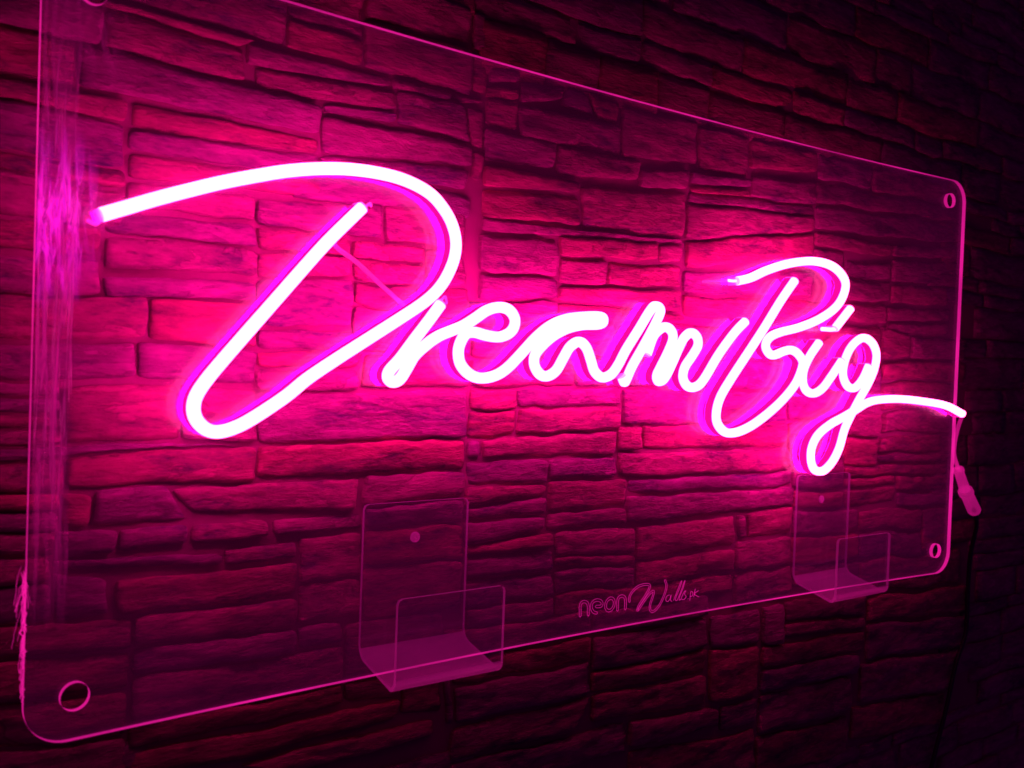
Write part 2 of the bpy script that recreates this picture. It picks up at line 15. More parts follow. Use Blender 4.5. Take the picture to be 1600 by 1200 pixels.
STONES=[[[-0.0261,1.4886],[0.0481,1.4889],[0.0488,1.4628],[-0.0255,1.4623]],[[0.0493,1.4853],[0.1399,1.4817],[0.1415,1.4599],[0.05,1.4615]],[[0.048,1.4925],[0.1488,1.4898],[0.139,1.4828],[0.0481,1.4878]],[[-0.027,1.5306],[0.0459,1.53],[0.0468,1.4938],[-0.0262,1.4934]],[[0.0472,1.5224],[0.1697,1.5263],[0.1709,1.4909],[0.1488,1.4916],[0.0479,1.4949]],[[-0.0287,1.4615],[0.0338,1.461],[0.0344,1.436],[-0.0282,1.4359]],[[0.0349,1.4609],[0.1988,1.4551],[0.199,1.4349],[0.0355,1.4359]],[[0.142,1.487],[0.2565,1.4863],[0.2568,1.4786],[0.1425,1.4718]],[[0.1704,1.5487],[0.2309,1.5421],[0.2311,1.5092],[0.1717,1.5107]],[[0.1718,1.5094],[0.2311,1.5083],[0.2318,1.4901],[0.1724,1.4903]],[[0.2327,1.5237],[0.3286,1.5241],[0.3303,1.4862],[0.2339,1.4901]],[[0.2325,1.5565],[0.3273,1.5558],[0.3285,1.5276],[0.2337,1.5254]],[[0.3292,1.5547],[0.3424,1.5554],[0.3438,1.5249],[0.3305,1.5245]],[[0.3307,1.5195],[0.3441,1.5188],[0.3453,1.4902],[0.3319,1.4916]],[[0.1494,1.4711],[0.2619,1.4767],[0.2619,1.4622],[0.1499,1.4568]],[[-0.0248,1.4318],[0.064,1.4315],[0.0643,1.4182],[-0.0246,1.42]],[[0.0679,1.431],[0.1981,1.4311],[0.1985,1.4206],[0.0684,1.4156]],[[-0.0245,1.4182],[0.0643,1.4174],[0.0651,1.389],[-0.0239,1.3897]],[[-0.0239,1.3879],[0.0652,1.3874],[0.0651,1.3756],[-0.0237,1.3783]],[[0.0668,1.4133],[0.1995,1.4194],[0.2001,1.4034],[0.0672,1.4008]],[[0.0672,1.3991],[0.2001,1.402],[0.2006,1.3896],[0.0665,1.3831]],[[0.2007,1.4564],[0.2619,1.4608],[0.2622,1.4526],[0.2009,1.4509]],[[0.2,1.4484],[0.3315,1.4445],[0.3322,1.4282],[0.201,1.4215]],[[0.263,1.4765],[0.3232,1.4772],[0.3313,1.4471],[0.2634,1.4514]],[[0.2581,1.4861],[0.3106,1.4849],[0.3109,1.4774],[0.2613,1.4776]],[[0.3112,1.4845],[0.3429,1.4861],[0.3431,1.4825],[0.3115,1.4775]],[[0.3251,1.4771],[0.3427,1.4773],[0.3435,1.4449],[0.3339,1.4449]],[[0.3335,1.4413],[0.343,1.4417],[0.3427,1.419],[0.3332,1.4192]],[[0.201,1.4196],[0.3304,1.4259],[0.3292,1.4094],[0.2014,1.4096]],[[0.3455,1.5145],[0.379,1.5158],[0.3788,1.5063],[0.3461,1.5007]],[[0.3456,1.498],[0.3777,1.5018],[0.3781,1.4918],[0.3454,1.4881]],[[0.3455,1.4866],[0.3782,1.4892],[0.3792,1.4677],[0.3458,1.4655]],[[0.3446,1.4632],[0.4219,1.4647],[0.4201,1.4425],[0.3451,1.4374]],[[0.4234,1.4628],[0.5205,1.4647],[0.5198,1.4481],[0.4232,1.4375]],[[0.5225,1.4579],[0.5878,1.4653],[0.5871,1.4468],[0.5226,1.4415]],[[0.3807,1.5088],[0.4282,1.513],[0.4245,1.5002],[0.3802,1.4906]],[[0.4304,1.5129],[0.4525,1.514],[0.4633,1.4947],[0.4233,1.4956]],[[0.4555,1.5145],[0.4936,1.5123],[0.4914,1.4935],[0.4649,1.4939]],[[0.3796,1.4895],[0.4947,1.4924],[0.4978,1.464],[0.3821,1.4634]],[[0.4961,1.5099],[0.596,1.5122],[0.5983,1.4724],[0.4985,1.4659]],[[0.5988,1.5108],[0.6746,1.5126],[0.6752,1.4712],[0.6011,1.471]],[[0.6777,1.5112],[0.79,1.5149],[0.7904,1.4927],[0.6776,1.4813]],[[0.5906,1.4645],[0.6784,1.4691],[0.6789,1.4607],[0.5912,1.4535]],[[-0.0236,1.3772],[0.0647,1.3743],[0.0634,1.3522],[-0.023,1.3493]],[[-0.023,1.3464],[0.0509,1.3524],[0.0503,1.3322],[-0.0226,1.3311]],[[-0.0225,1.3262],[0.0511,1.3302],[0.0513,1.3065],[-0.022,1.3039]],[[0.0657,1.381],[0.1523,1.3832],[0.1528,1.3656],[0.0654,1.3646]],[[0.1537,1.3829],[0.2535,1.389],[0.2545,1.3635],[0.1542,1.3657]],[[0.2552,1.3887],[0.3287,1.3924],[0.33,1.3618],[0.2562,1.3627]],[[0.0534,1.3599],[0.1529,1.3638],[0.1534,1.3479],[0.053,1.347]],[[0.1543,1.3635],[0.2264,1.362],[0.2269,1.3483],[0.1548,1.3476]],[[0.2286,1.3612],[0.2912,1.3604],[0.2917,1.348],[0.229,1.348]],[[0.053,1.3453],[0.1534,1.3466],[0.154,1.3289],[0.0532,1.3236]],[[0.1549,1.3458],[0.228,1.3465],[0.2291,1.3324],[0.1555,1.3277]],[[0.2307,1.3468],[0.2918,1.3465],[0.2924,1.3311],[0.2313,1.3297]],[[0.293,1.3596],[0.3288,1.3596],[0.33,1.3325],[0.2942,1.3308]],[[0.0529,1.3191],[0.1542,1.3236],[0.1546,1.3103],[0.0533,1.3054]],[[0.1555,1.3263],[0.2292,1.3305],[0.2294,1.2959],[0.1566,1.2939]],[[0.2314,1.3283],[0.2843,1.3295],[0.2852,1.3062],[0.2309,1.3131]],[[0.286,1.3296],[0.3357,1.3319],[0.3368,1.3056],[0.287,1.3053]],[[0.2309,1.3112],[0.3369,1.304],[0.3381,1.2761],[0.2322,1.2774]],[[-0.022,1.3027],[0.0806,1.3065],[0.0814,1.2782],[-0.0215,1.2769]],[[0.0818,1.3061],[0.1547,1.3085],[0.1557,1.2769],[0.0827,1.2775]],[[-0.0214,1.275],[0.0746,1.2759],[0.0761,1.2519],[-0.0209,1.2533]],[[0.0762,1.2755],[0.1558,1.2751],[0.1565,1.2515],[0.0769,1.2511]],[[0.1567,1.2908],[0.2311,1.2931],[0.2316,1.2793],[0.1571,1.277]],[[0.1572,1.2752],[0.2413,1.2783],[0.2364,1.2661],[0.1575,1.264]],[[0.243,1.2759],[0.3369,1.2745],[0.3379,1.2517],[0.2386,1.2503]],[[0.1576,1.2627],[0.2353,1.2642],[0.237,1.2484],[0.1581,1.247]],[[-0.0209,1.2518],[0.0306,1.2503],[0.0307,1.2432],[-0.0207,1.2427]],[[-0.0207,1.2416],[0.0308,1.2416],[0.031,1.2333],[-0.0205,1.2326]],[[-0.0205,1.2314],[0.031,1.2313],[0.0312,1.2233],[-0.0203,1.2235]],[[-0.0203,1.2224],[0.0313,1.2221],[0.0315,1.213],[-0.0201,1.2133]],[[0.0317,1.2488],[0.1031,1.2481],[0.1041,1.2123],[0.0326,1.2129]],[[0.1044,1.2481],[0.1567,1.247],[0.1578,1.2112],[0.1054,1.2122]],[[-0.0201,1.2122],[0.144,1.2097],[0.0834,1.2068],[-0.0199,1.2039]],[[-0.0198,1.2024],[0.0328,1.203],[0.0333,1.1834],[-0.0195,1.1853]],[[0.0339,1.2033],[0.1579,1.2085],[0.1587,1.1833],[0.0344,1.1849]],[[-0.0194,1.1842],[0.0315,1.1823],[0.0318,1.1715],[-0.0192,1.1739]],[[-0.0192,1.1728],[0.0307,1.1708],[0.0303,1.158],[-0.0189,1.1614]],[[-0.0189,1.1603],[0.0303,1.1576],[0.0299,1.1429],[-0.0186,1.1473]],[[0.0326,1.1826],[0.0508,1.1809],[0.0479,1.1603],[0.032,1.1619]],[[0.0522,1.1832],[0.0986,1.1826],[0.1108,1.1592],[0.0498,1.1606]],[[0.1008,1.1808],[0.2405,1.1829],[0.2393,1.1584],[0.1128,1.1646]],[[0.031,1.1596],[0.0666,1.1577],[0.0642,1.1426],[0.0314,1.1423]],[[0.0678,1.1576],[0.1117,1.1569],[0.1126,1.1439],[0.0658,1.1429]],[[0.1148,1.1567],[0.1681,1.1565],[0.1685,1.1447],[0.1147,1.1442]],[[0.171,1.1563],[0.2437,1.1557],[0.2441,1.144],[0.1714,1.1453]],[[0.0288,1.1406],[0.1353,1.1358],[0.136,1.1278],[0.029,1.1338]],[[0.1371,1.1374],[0.1907,1.1387],[0.1911,1.1266],[0.1374,1.1268]],[[0.1931,1.1404],[0.2442,1.1411],[0.2455,1.1084],[0.1942,1.1082]],[[0.2464,1.1424],[0.3375,1.1417],[0.3387,1.1144],[0.2473,1.117]],[[0.1581,1.2461],[0.3367,1.2496],[0.3371,1.2116],[0.1593,1.2107]],[[0.1593,1.2089],[0.3359,1.2096],[0.3363,1.1851],[0.1601,1.1859]],[[0.2454,1.1837],[0.337,1.1835],[0.3366,1.1637],[0.2452,1.1595]],[[0.2452,1.1585],[0.3361,1.1617],[0.3369,1.1428],[0.2458,1.1444]],[[0.3398,1.2512],[0.3871,1.2529],[0.3879,1.2345],[0.3399,1.234]],[[0.34,1.233],[0.3866,1.2345],[0.3862,1.2129],[0.3403,1.2105]],[[0.3404,1.209],[0.3525,1.2098],[0.3531,1.195],[0.3403,1.1949]],[[0.3544,1.2097],[0.5054,1.2146],[0.5042,1.1923],[0.3551,1.1944]],[[0.3392,1.1918],[0.4243,1.1912],[0.4238,1.1712],[0.3393,1.1735]],[[0.3395,1.1709],[0.4232,1.1701],[0.4229,1.1613],[0.3389,1.1552]],[[0.3389,1.1531],[0.423,1.1596],[0.423,1.1446],[0.3393,1.1447]],[[0.3388,1.1427],[0.4231,1.1423],[0.4229,1.1301],[0.3395,1.1248]],[[0.3396,1.1233],[0.4339,1.127],[0.4338,1.1152],[0.3399,1.1164]],[[0.34,1.1143],[0.4339,1.113],[0.4347,1.0955],[0.3407,1.0985]],[[0.3452,1.4343],[0.449,1.4351],[0.4487,1.4256],[0.346,1.4168]],[[0.3461,1.4148],[0.4489,1.4222],[0.4502,1.3972],[0.3464,1.392]],[[0.4521,1.4328],[0.5863,1.4442],[0.5853,1.3999],[0.4546,1.3983]],[[0.3465,1.3899],[0.5845,1.398],[0.5847,1.3955],[0.347,1.3801]],[[0.3445,1.3777],[0.4266,1.3818],[0.4275,1.3493],[0.3445,1.3492]],[[0.4293,1.386],[0.5498,1.3925],[0.549,1.3756],[0.4302,1.3689]],[[0.4302,1.3672],[0.4861,1.3691],[0.485,1.346],[0.4306,1.3446]],[[0.4886,1.3676],[0.5843,1.3721],[0.5837,1.3505],[0.4865,1.3467]],[[0.5524,1.391],[0.5849,1.3925],[0.5841,1.3746],[0.5525,1.3735]],[[0.43,1.3423],[0.5839,1.3481],[0.5833,1.3271],[0.4299,1.3301]],[[0.3446,1.3471],[0.4276,1.3476],[0.4284,1.3306],[0.3455,1.3253]],[[0.5899,1.4447],[0.7861,1.4561],[0.7867,1.4464],[0.5896,1.4354]],[[0.5888,1.4335],[0.7869,1.4444],[0.7857,1.429],[0.5881,1.3983]],[[0.5883,1.3959],[0.7882,1.4258],[0.7898,1.4037],[0.5897,1.3708]],[[0.7914,1.4289],[0.942,1.4305],[0.9418,1.4153],[0.7926,1.413]],[[0.7928,1.4102],[0.8476,1.4114],[0.8507,1.3865],[0.7943,1.3887]],[[0.5881,1.3681],[0.7911,1.3843],[0.793,1.3572],[0.5875,1.3471]],[[0.5876,1.3453],[0.8505,1.3547],[0.8522,1.3324],[0.5888,1.3244]],[[0.3367,1.3227],[0.4271,1.3283],[0.428,1.3095],[0.3387,1.3052]],[[0.4293,1.3278],[0.5852,1.3248],[0.5855,1.3192],[0.4301,1.3102]],[[0.3388,1.3031],[0.4963,1.3114],[0.4979,1.2812],[0.3399,1.2772]],[[0.4986,1.3121],[0.7158,1.323],[0.7181,1.2883],[0.5003,1.2813]],[[0.719,1.3225],[0.9242,1.3318],[0.9271,1.2943],[0.7212,1.2884]],[[0.34,1.2751],[0.4516,1.278],[0.4528,1.2549],[0.341,1.2533]],[[0.4539,1.2781],[0.6188,1.2832],[0.6204,1.2574],[0.455,1.2549]],[[0.6216,1.2833],[0.9273,1.2913],[0.9272,1.2588],[0.6234,1.2549]],[[0.3892,1.2518],[0.5073,1.2539],[0.5082,1.2381],[0.3899,1.2367]],[[0.39,1.2351],[0.5099,1.2357],[0.5094,1.2157],[0.3889,1.2134]],[[0.5107,1.2522],[0.6207,1.2523],[0.6227,1.2194],[0.5124,1.2192]],[[0.5069,1.2175],[0.5365,1.2178],[0.5377,1.1961],[0.5072,1.1957]],[[0.539,1.2183],[0.7552,1.2181],[0.7568,1.1947],[0.5402,1.1973]],[[0.6235,1.2523],[0.7528,1.2538],[0.755,1.2202],[0.6255,1.22]],[[0.7561,1.2538],[0.9247,1.2558],[0.9265,1.2331],[0.7583,1.2208]],[[0.7585,1.2181],[0.8575,1.2273],[0.8602,1.1908],[0.7615,1.1738]],[[0.5089,1.1939],[0.7569,1.1926],[0.7641,1.1682],[0.51,1.1732]],[[0.4265,1.1917],[0.5067,1.1904],[0.5076,1.1733],[0.4265,1.175]],[[0.5233,1.1691],[0.7676,1.1667],[0.7686,1.1514],[0.5232,1.1566]],[[0.5216,1.1543],[0.7688,1.1493],[0.77,1.1304],[0.5221,1.1304]],[[0.4266,1.1728],[0.52,1.1698],[0.5205,1.1454],[0.4265,1.1454]],[[0.4259,1.1438],[0.5206,1.1436],[0.5205,1.1293],[0.4258,1.1299]],[[0.4369,1.1268],[0.5323,1.1255],[0.5328,1.1014],[0.4371,1.1065]],[[0.5348,1.1253],[0.677,1.1255],[0.6779,1.0951],[0.5365,1.095]],[[0.682,1.1265],[0.6942,1.1263],[0.6958,1.1016],[0.6825,1.1013]],[[0.6982,1.1281],[0.7702,1.1283],[0.7711,1.099],[0.6989,1.1013]],[[0.4372,1.1048],[0.5329,1.099],[0.5334,1.0905],[0.4369,1.0964]],[[0.6807,1.0988],[0.7724,1.0961],[0.7732,1.0674],[0.6806,1.0677]],[[0.437,1.0941],[0.5352,1.0885],[0.5361,1.0709],[0.4372,1.0743]],[[0.5375,1.0925],[0.6771,1.0912],[0.6776,1.068],[0.5386,1.0706]],[[0.7924,1.5139],[0.8955,1.5141],[0.8935,1.4896],[0.7943,1.4864]],[[0.8994,1.514],[1.0807,1.5234],[1.0833,1.4938],[0.8988,1.4881]],[[0.7922,1.4833],[1.0836,1.4914],[1.0834,1.4751],[0.7927,1.4604]],[[0.7917,1.4575],[1.0836,1.4727],[1.0828,1.4466],[0.7924,1.4318]],[[0.9461,1.4302],[1.0832,1.4418],[1.0844,1.4281],[0.9458,1.4165]],[[0.9461,1.4127],[1.0896,1.4229],[1.0904,1.396],[0.9469,1.3862]],[[0.8531,1.4033],[0.9411,1.407],[0.9413,1.388],[0.8532,1.3853]],[[0.8546,1.3832],[0.9428,1.3859],[0.9447,1.3625],[0.8564,1.3595]],[[0.9471,1.3832],[1.069,1.3903],[1.0711,1.3662],[0.9489,1.3613]],[[0.8629,1.3556],[0.9342,1.358],[0.9346,1.3361],[0.8644,1.3353]],[[0.9384,1.356],[1.0793,1.3618],[1.079,1.3471],[0.9384,1.3394]],[[0.9399,1.3372],[1.0793,1.3439],[1.0805,1.3301],[0.9394,1.3258]],[[0.9294,1.3328],[0.9361,1.3332],[0.9896,1.3251],[0.9919,1.2971],[0.9324,1.2952]],[[0.9955,1.323],[1.1224,1.3263],[1.1213,1.3013],[0.9964,1.2949]],[[0.9327,1.2907],[1.1218,1.2963],[1.1191,1.2721],[0.9316,1.271]],[[0.9346,1.2665],[1.0953,1.2692],[1.0983,1.2347],[0.9371,1.2346]],[[0.861,1.2295],[0.9347,1.2308],[0.9368,1.2042],[0.8629,1.2039]],[[0.9387,1.2316],[1.0906,1.2322],[1.0931,1.2042],[0.9407,1.2065]],[[0.933,1.2013],[1.0698,1.2021],[1.0716,1.1809],[0.9318,1.1831]],[[0.8645,1.2003],[0.9291,1.2006],[0.9316,1.1679],[0.8643,1.1688]],[[0.9347,1.1799],[1.0876,1.1772],[1.0884,1.1673],[0.9353,1.1716]],[[0.9356,1.1685],[1.0886,1.1648],[1.0866,1.1526],[0.9365,1.1571]],[[0.8678,1.1554],[0.9711,1.1533],[0.9719,1.1432],[0.8685,1.1451]],[[0.9753,1.1531],[1.0899,1.15],[1.0915,1.1318],[0.9767,1.1352]],[[0.7707,1.1707],[0.8605,1.1865],[0.8634,1.1468],[0.7711,1.1478]],[[0.7725,1.1442],[0.8637,1.1432],[0.865,1.1247],[0.7726,1.1261]],[[0.8688,1.1422],[0.9721,1.1401],[0.9736,1.1221],[0.8701,1.1244]],[[0.9,1.1167],[1.032,1.1123],[1.0342,1.0865],[0.9017,1.0933]],[[0.7739,1.1232],[0.8958,1.1199],[0.8978,1.0944],[0.7745,1.0981]],[[0.9769,1.1328],[1.0949,1.1291],[1.0963,1.1125],[0.9782,1.1164]],[[1.0366,1.1104],[1.1014,1.1089],[1.1049,1.0688],[1.04,1.07]],[[0.7747,1.0952],[0.898,1.0914],[0.8976,1.063],[0.7767,1.0657]],[[0.902,1.0903],[1.0344,1.0833],[1.0369,1.0542],[0.9029,1.061]],[[0.7769,1.0629],[0.9004,1.0589],[0.9022,1.0363],[0.7785,1.0403]],[[0.9045,1.0571],[1.1308,1.0499],[1.1346,1.0074],[0.906,1.02]],[[-0.0182,1.1264],[0.0274,1.1252],[0.028,1.1011],[-0.0177,1.1034]],[[0.0283,1.1322],[0.0619,1.1255],[0.0625,1.1027],[0.0291,1.1014]],[[-0.0186,1.1454],[0.027,1.1415],[0.0273,1.1272],[-0.0182,1.1279]],[[0.0671,1.1237],[0.1912,1.1234],[0.192,1.1],[0.0677,1.1012]],[[-0.0176,1.1015],[0.0762,1.0984],[0.0768,1.0786],[-0.0172,1.0824]],[[0.0774,1.0983],[0.1921,1.0982],[0.1928,1.078],[0.078,1.0789]],[[-0.0172,1.0805],[0.0756,1.0767],[0.0763,1.0514],[-0.0167,1.0563]],[[0.0776,1.0772],[0.1928,1.0757],[0.1934,1.0588],[0.0781,1.0595]],[[0.0781,1.0578],[0.2312,1.0569],[0.2321,1.0307],[0.0781,1.0279]],[[0.1938,1.1064],[0.2456,1.106],[0.2466,1.0791],[0.1947,1.0787]],[[0.1948,1.0764],[0.231,1.0753],[0.2316,1.0593],[0.1954,1.0604]],[[-0.0166,1.0547],[0.0755,1.0494],[0.0751,1.0213],[-0.016,1.0285]],[[0.0762,1.0262],[0.2322,1.0278],[0.2328,1.0132],[0.0766,1.0117]],[[-0.016,1.0266],[0.0743,1.0194],[0.075,0.994],[-0.0155,1.0053]],[[0.0767,1.0083],[0.2825,1.0075],[0.2813,0.9931],[0.0772,0.9892]],[[0.1556,0.9866],[0.3149,0.985],[0.3142,0.9722],[0.19,0.9697]],[[0.2344,1.0274],[0.2817,1.0283],[0.2824,1.01],[0.2349,1.0138]],[[0.2835,1.026],[0.3217,1.0279],[0.3221,0.9888],[0.2848,0.9945]],[[0.2327,1.0736],[0.3199,1.0722],[0.3216,1.0305],[0.2343,1.0303]],[[0.2474,1.1141],[0.3369,1.1125],[0.3386,1.0725],[0.2489,1.0749]],[[0.3242,1.0275],[0.3304,1.0276],[0.3325,0.979],[0.3269,0.9791]],[[0.3218,1.0564],[0.4798,1.052],[0.4808,1.0315],[0.3235,1.0302]],[[0.3401,1.0959],[0.4348,1.0932],[0.4357,1.0745],[0.3411,1.0732]],[[0.3335,1.0281],[0.4817,1.0291],[0.4828,1.0079],[0.3344,1.0091]],[[0.3344,1.007],[0.4822,1.0051],[0.4837,0.9756],[0.3357,0.9773]],[[0.3333,0.9736],[0.4839,0.972],[0.4682,0.9464],[0.3326,0.9475]],[[0.3326,0.9453],[0.5324,0.9378],[0.534,0.9089],[0.3337,0.9209]],[[0.485,1.0262],[0.6391,1.0248],[0.6418,0.9946],[0.4858,0.9957]],[[0.4838,1.0498],[0.6377,1.0482],[0.6389,1.0274],[0.4848,1.0298]],[[0.4859,0.9933],[0.642,0.992],[0.6415,0.9687],[0.4861,0.9745]],[[0.4862,0.9716],[0.6416,0.9661],[0.6434,0.9372],[0.4875,0.9473]],[[0.5349,0.9379],[0.6612,0.9313],[0.6624,0.9127],[0.5354,0.9135]],[[0.6448,1.0247],[0.7238,1.0232],[0.7251,0.9863],[0.6468,0.9926]],[[0.646,0.9901],[0.7232,0.9832],[0.7222,0.9329],[0.6491,0.9388]],[[0.438,1.0726],[0.6778,1.0647],[0.6789,1.0467],[0.4813,1.0536],[0.4389,1.0544]],[[0.6808,1.0651],[0.7734,1.0646],[0.7754,1.0357],[0.6828,1.033]],[[0.728,1.0241],[0.7627,1.0253],[0.7634,0.9814],[0.7295,0.9843]],[[0.7659,1.0263],[0.9193,1.017],[0.9184,0.9943],[0.7662,1.0054]],[[0.7665,1.0019],[0.92,0.9903],[0.9197,0.9775],[0.7662,0.99]],[[0.9251,1.011],[1.155,1.0009],[1.1582,0.9655],[0.9258,0.9843]],[[0.7297,0.9815],[0.92,0.9736],[0.9191,0.9509],[0.729,0.959]],[[0.7292,0.9556],[0.9101,0.9485],[0.9092,0.9259],[0.7287,0.9317]],[[0.9248,0.9798],[1.1553,0.9607],[1.1555,0.9213],[0.9253,0.9386]],[[0.7289,0.9283],[0.8951,0.9238],[0.8956,0.883],[0.7294,0.887]],[[0.915,0.9356],[1.1426,0.9173],[1.1306,0.8683],[0.916,0.8883]],[[0.6661,0.9317],[0.7248,0.9263],[0.7242,0.9018],[0.6668,0.9052]],[[0.9006,0.8851],[1.1146,0.8669],[1.1054,0.8266],[0.901,0.8458]],[[0.5381,0.9092],[0.7225,0.8953],[0.7252,0.8536],[0.54,0.874]],[[0.7275,0.884],[0.8936,0.8759],[0.8944,0.8306],[0.7278,0.8462]],[[0.6812,1.4734],[0.7911,1.4831],[0.7905,1.458],[0.6826,1.4514]],[[0.5913,1.4523],[0.6791,1.4588],[0.6796,1.451],[0.5917,1.4456]],[[0.3412,1.0717],[0.4366,1.0722],[0.4375,1.054],[0.3419,1.0552]],[[0.8669,1.1672],[0.9318,1.1656],[0.9709,1.1557],[0.8677,1.1569]]]

C = bpy.context.scene.collection
S = bpy.context.scene
# ---------------------------------------------------------------- camera, light, exposure
cam = bpy.data.objects.new('camera', bpy.data.cameras.new('camera')); C.objects.link(cam)
r, u, b, l = CAM['r'], CAM['u'], CAM['b'], CAM['loc']
cam.matrix_world = Matrix(((r[0],u[0],b[0],l[0]),(r[1],u[1],b[1],l[1]),(r[2],u[2],b[2],l[2]),(0,0,0,1)))
cam.data.sensor_width = 36; cam.data.lens = CAM['lens']; cam.data.clip_start = .01; cam.data.clip_end = 50
cam.data.dof.use_dof = True; cam.data.dof.focus_distance = .85; cam.data.dof.aperture_fstop = 11
S.camera = cam
w = bpy.data.worlds.new('World'); S.world = w; w.use_nodes = True
w.node_tree.nodes['Background'].inputs[0].default_value = (.6, .01, 1, 1)   # dim room filled with the sign's own bounce
w.node_tree.nodes['Background'].inputs[1].default_value = .03
S.view_settings.view_transform = 'Standard'; S.view_settings.look = 'None'
S.view_settings.exposure = 0; S.view_settings.gamma = 1
S.cycles.use_denoising = True
S.cycles.max_bounces = 10; S.cycles.transparent_max_bounces = 24
S.cycles.sample_clamp_indirect = 4
S.cycles.caustics_reflective = True

# ---------------------------------------------------------------- materials
def mat(name):
    m = bpy.data.materials.new(name); m.use_nodes = True
    nt = m.node_tree; nt.nodes.clear()
    out = nt.nodes.new('ShaderNodeOutputMaterial')
    def N(t, **k):
        n = nt.nodes.new(t)
        for a, v in k.items():
            if a.startswith('_'): setattr(n, a[1:], v)
            else: n.inputs[a.replace('__', ' ')].default_value = v
        return n
    def L(a, b): nt.links.new(a, b)
    return m, N, L, out
def stone_mat():
    m, N, L, out = mat('stone')
    tc = N('ShaderNodeTexCoord'); oi = N('ShaderNodeObjectInfo')
    mp = N('ShaderNodeMapping'); mp.inputs['Scale'].default_value = (1, 1, 3.6)
    L(tc.outputs['Object'], mp.inputs[0])
    n1 = N('ShaderNodeTexNoise', Scale=13, Detail=7, Roughness=.62); L(mp.outputs[0], n1.inputs['Vector'])
    n2 = N('ShaderNodeTexNoise', Scale=70, Detail=8, Roughness=.7); L(mp.outputs[0], n2.inputs['Vector'])
    n3 = N('ShaderNodeTexNoise', Scale=6, Detail=3); n3.inputs['Distortion'].default_value = 1.5; L(mp.outputs[0], n3.inputs['Vector'])
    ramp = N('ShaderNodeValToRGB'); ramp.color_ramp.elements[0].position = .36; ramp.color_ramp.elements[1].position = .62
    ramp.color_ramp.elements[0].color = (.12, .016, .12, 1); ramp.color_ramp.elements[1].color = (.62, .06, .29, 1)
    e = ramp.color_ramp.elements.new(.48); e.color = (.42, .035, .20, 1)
    mx = N('ShaderNodeMath', _operation='MULTIPLY_ADD'); mx.inputs[1].default_value = .55
    mx2 = N('ShaderNodeMath', _operation='MULTIPLY'); mx2.inputs[1].default_value = .45
    L(n2.outputs[0], mx2.inputs[0]); L(n1.outputs[0], mx.inputs[0]); L(mx2.outputs[0], mx.inputs[2])
    L(mx.outputs[0], ramp.inputs[0])
    # each stone has its own tone, some redder, some greyer violet
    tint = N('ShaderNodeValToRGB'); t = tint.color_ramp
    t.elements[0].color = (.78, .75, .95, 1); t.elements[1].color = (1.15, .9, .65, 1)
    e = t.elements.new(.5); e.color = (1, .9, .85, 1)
    L(oi.outputs['Random'], tint.inputs[0])
    mc = N('ShaderNodeMix', _data_type='RGBA', _blend_type='MULTIPLY'); mc.inputs[0].default_value = 1
    L(ramp.outputs[0], mc.inputs[6]); L(tint.outputs[0], mc.inputs[7])
    # dark cleft lines in the colour, between the split layers of a stone
    mp2 = N('ShaderNodeMapping'); mp2.inputs['Scale'].default_value = (7, 1, 26); L(tc.outputs['Object'], mp2.inputs[0])
    rl = N('ShaderNodeVectorMath', _operation='ADD'); rv = N('ShaderNodeMath', _operation='MULTIPLY'); rv.inputs[1].default_value = 50
    L(oi.outputs['Random'], rv.inputs[0]); L(mp2.outputs[0], rl.inputs[0]); L(rv.outputs[0], rl.inputs[1])
    n4 = N('ShaderNodeTexNoise', Scale=1.1, Detail=6, Roughness=.6); n4.inputs['Distortion'].default_value = .6; L(rl.outputs[0], n4.inputs['Vector'])
    k1 = N('ShaderNodeMath', _operation='MULTIPLY'); k1.inputs[1].default_value = 5.5; L(n4.outputs[0], k1.inputs[0])
    k2 = N('ShaderNodeMath', _operation='FRACT'); L(k1.outputs[0], k2.inputs[0])
    cr = N('ShaderNodeValToRGB'); c_ = cr.color_ramp; c_.elements[0].position = 0; c_.elements[0].color = (.3, .3, .3, 1); c_.elements[1].position = 1; c_.elements[1].color = (.72, .72, .72, 1)
    e = c_.elements.new(.09); e.color = (1, 1, 1, 1); e = c_.elements.new(.5); e.color = (.95, .95, .95, 1); e = c_.elements.new(.9); e.color = (.62, .6, .66, 1)
    L(k2.outputs[0], cr.inputs[0])
    md = N('ShaderNodeMix', _data_type='RGBA', _blend_type='MULTIPLY'); md.inputs[0].default_value = .8
    L(mc.outputs[2], md.inputs[6]); L(cr.outputs[0], md.inputs[7]); mc = md
    ad = N('ShaderNodeMath', _operation='MULTIPLY_ADD'); ad.inputs[1].default_value = .5
    L(n1.outputs[0], ad.inputs[0]); L(n2.outputs[0], ad.inputs[2])
    bp = N('ShaderNodeBump', Strength=1, Distance=.005); L(ad.outputs[0], bp.inputs['Height'])
    p = N('ShaderNodeBsdfPrincipled', Roughness=.72); p.inputs['Specular IOR Level'].default_value = .3
    L(mc.outputs[2], p.inputs['Base Color']); L(bp.outputs[0], p.inputs['Normal'])
    L(p.outputs[0], out.inputs[0]); return m
def glow_mat(name, col, s):
    m, N, L, out = mat(name)
    e = N('ShaderNodeEmission', Color=(*col, 1), Strength=s); L(e.outputs[0], out.inputs[0]); return m
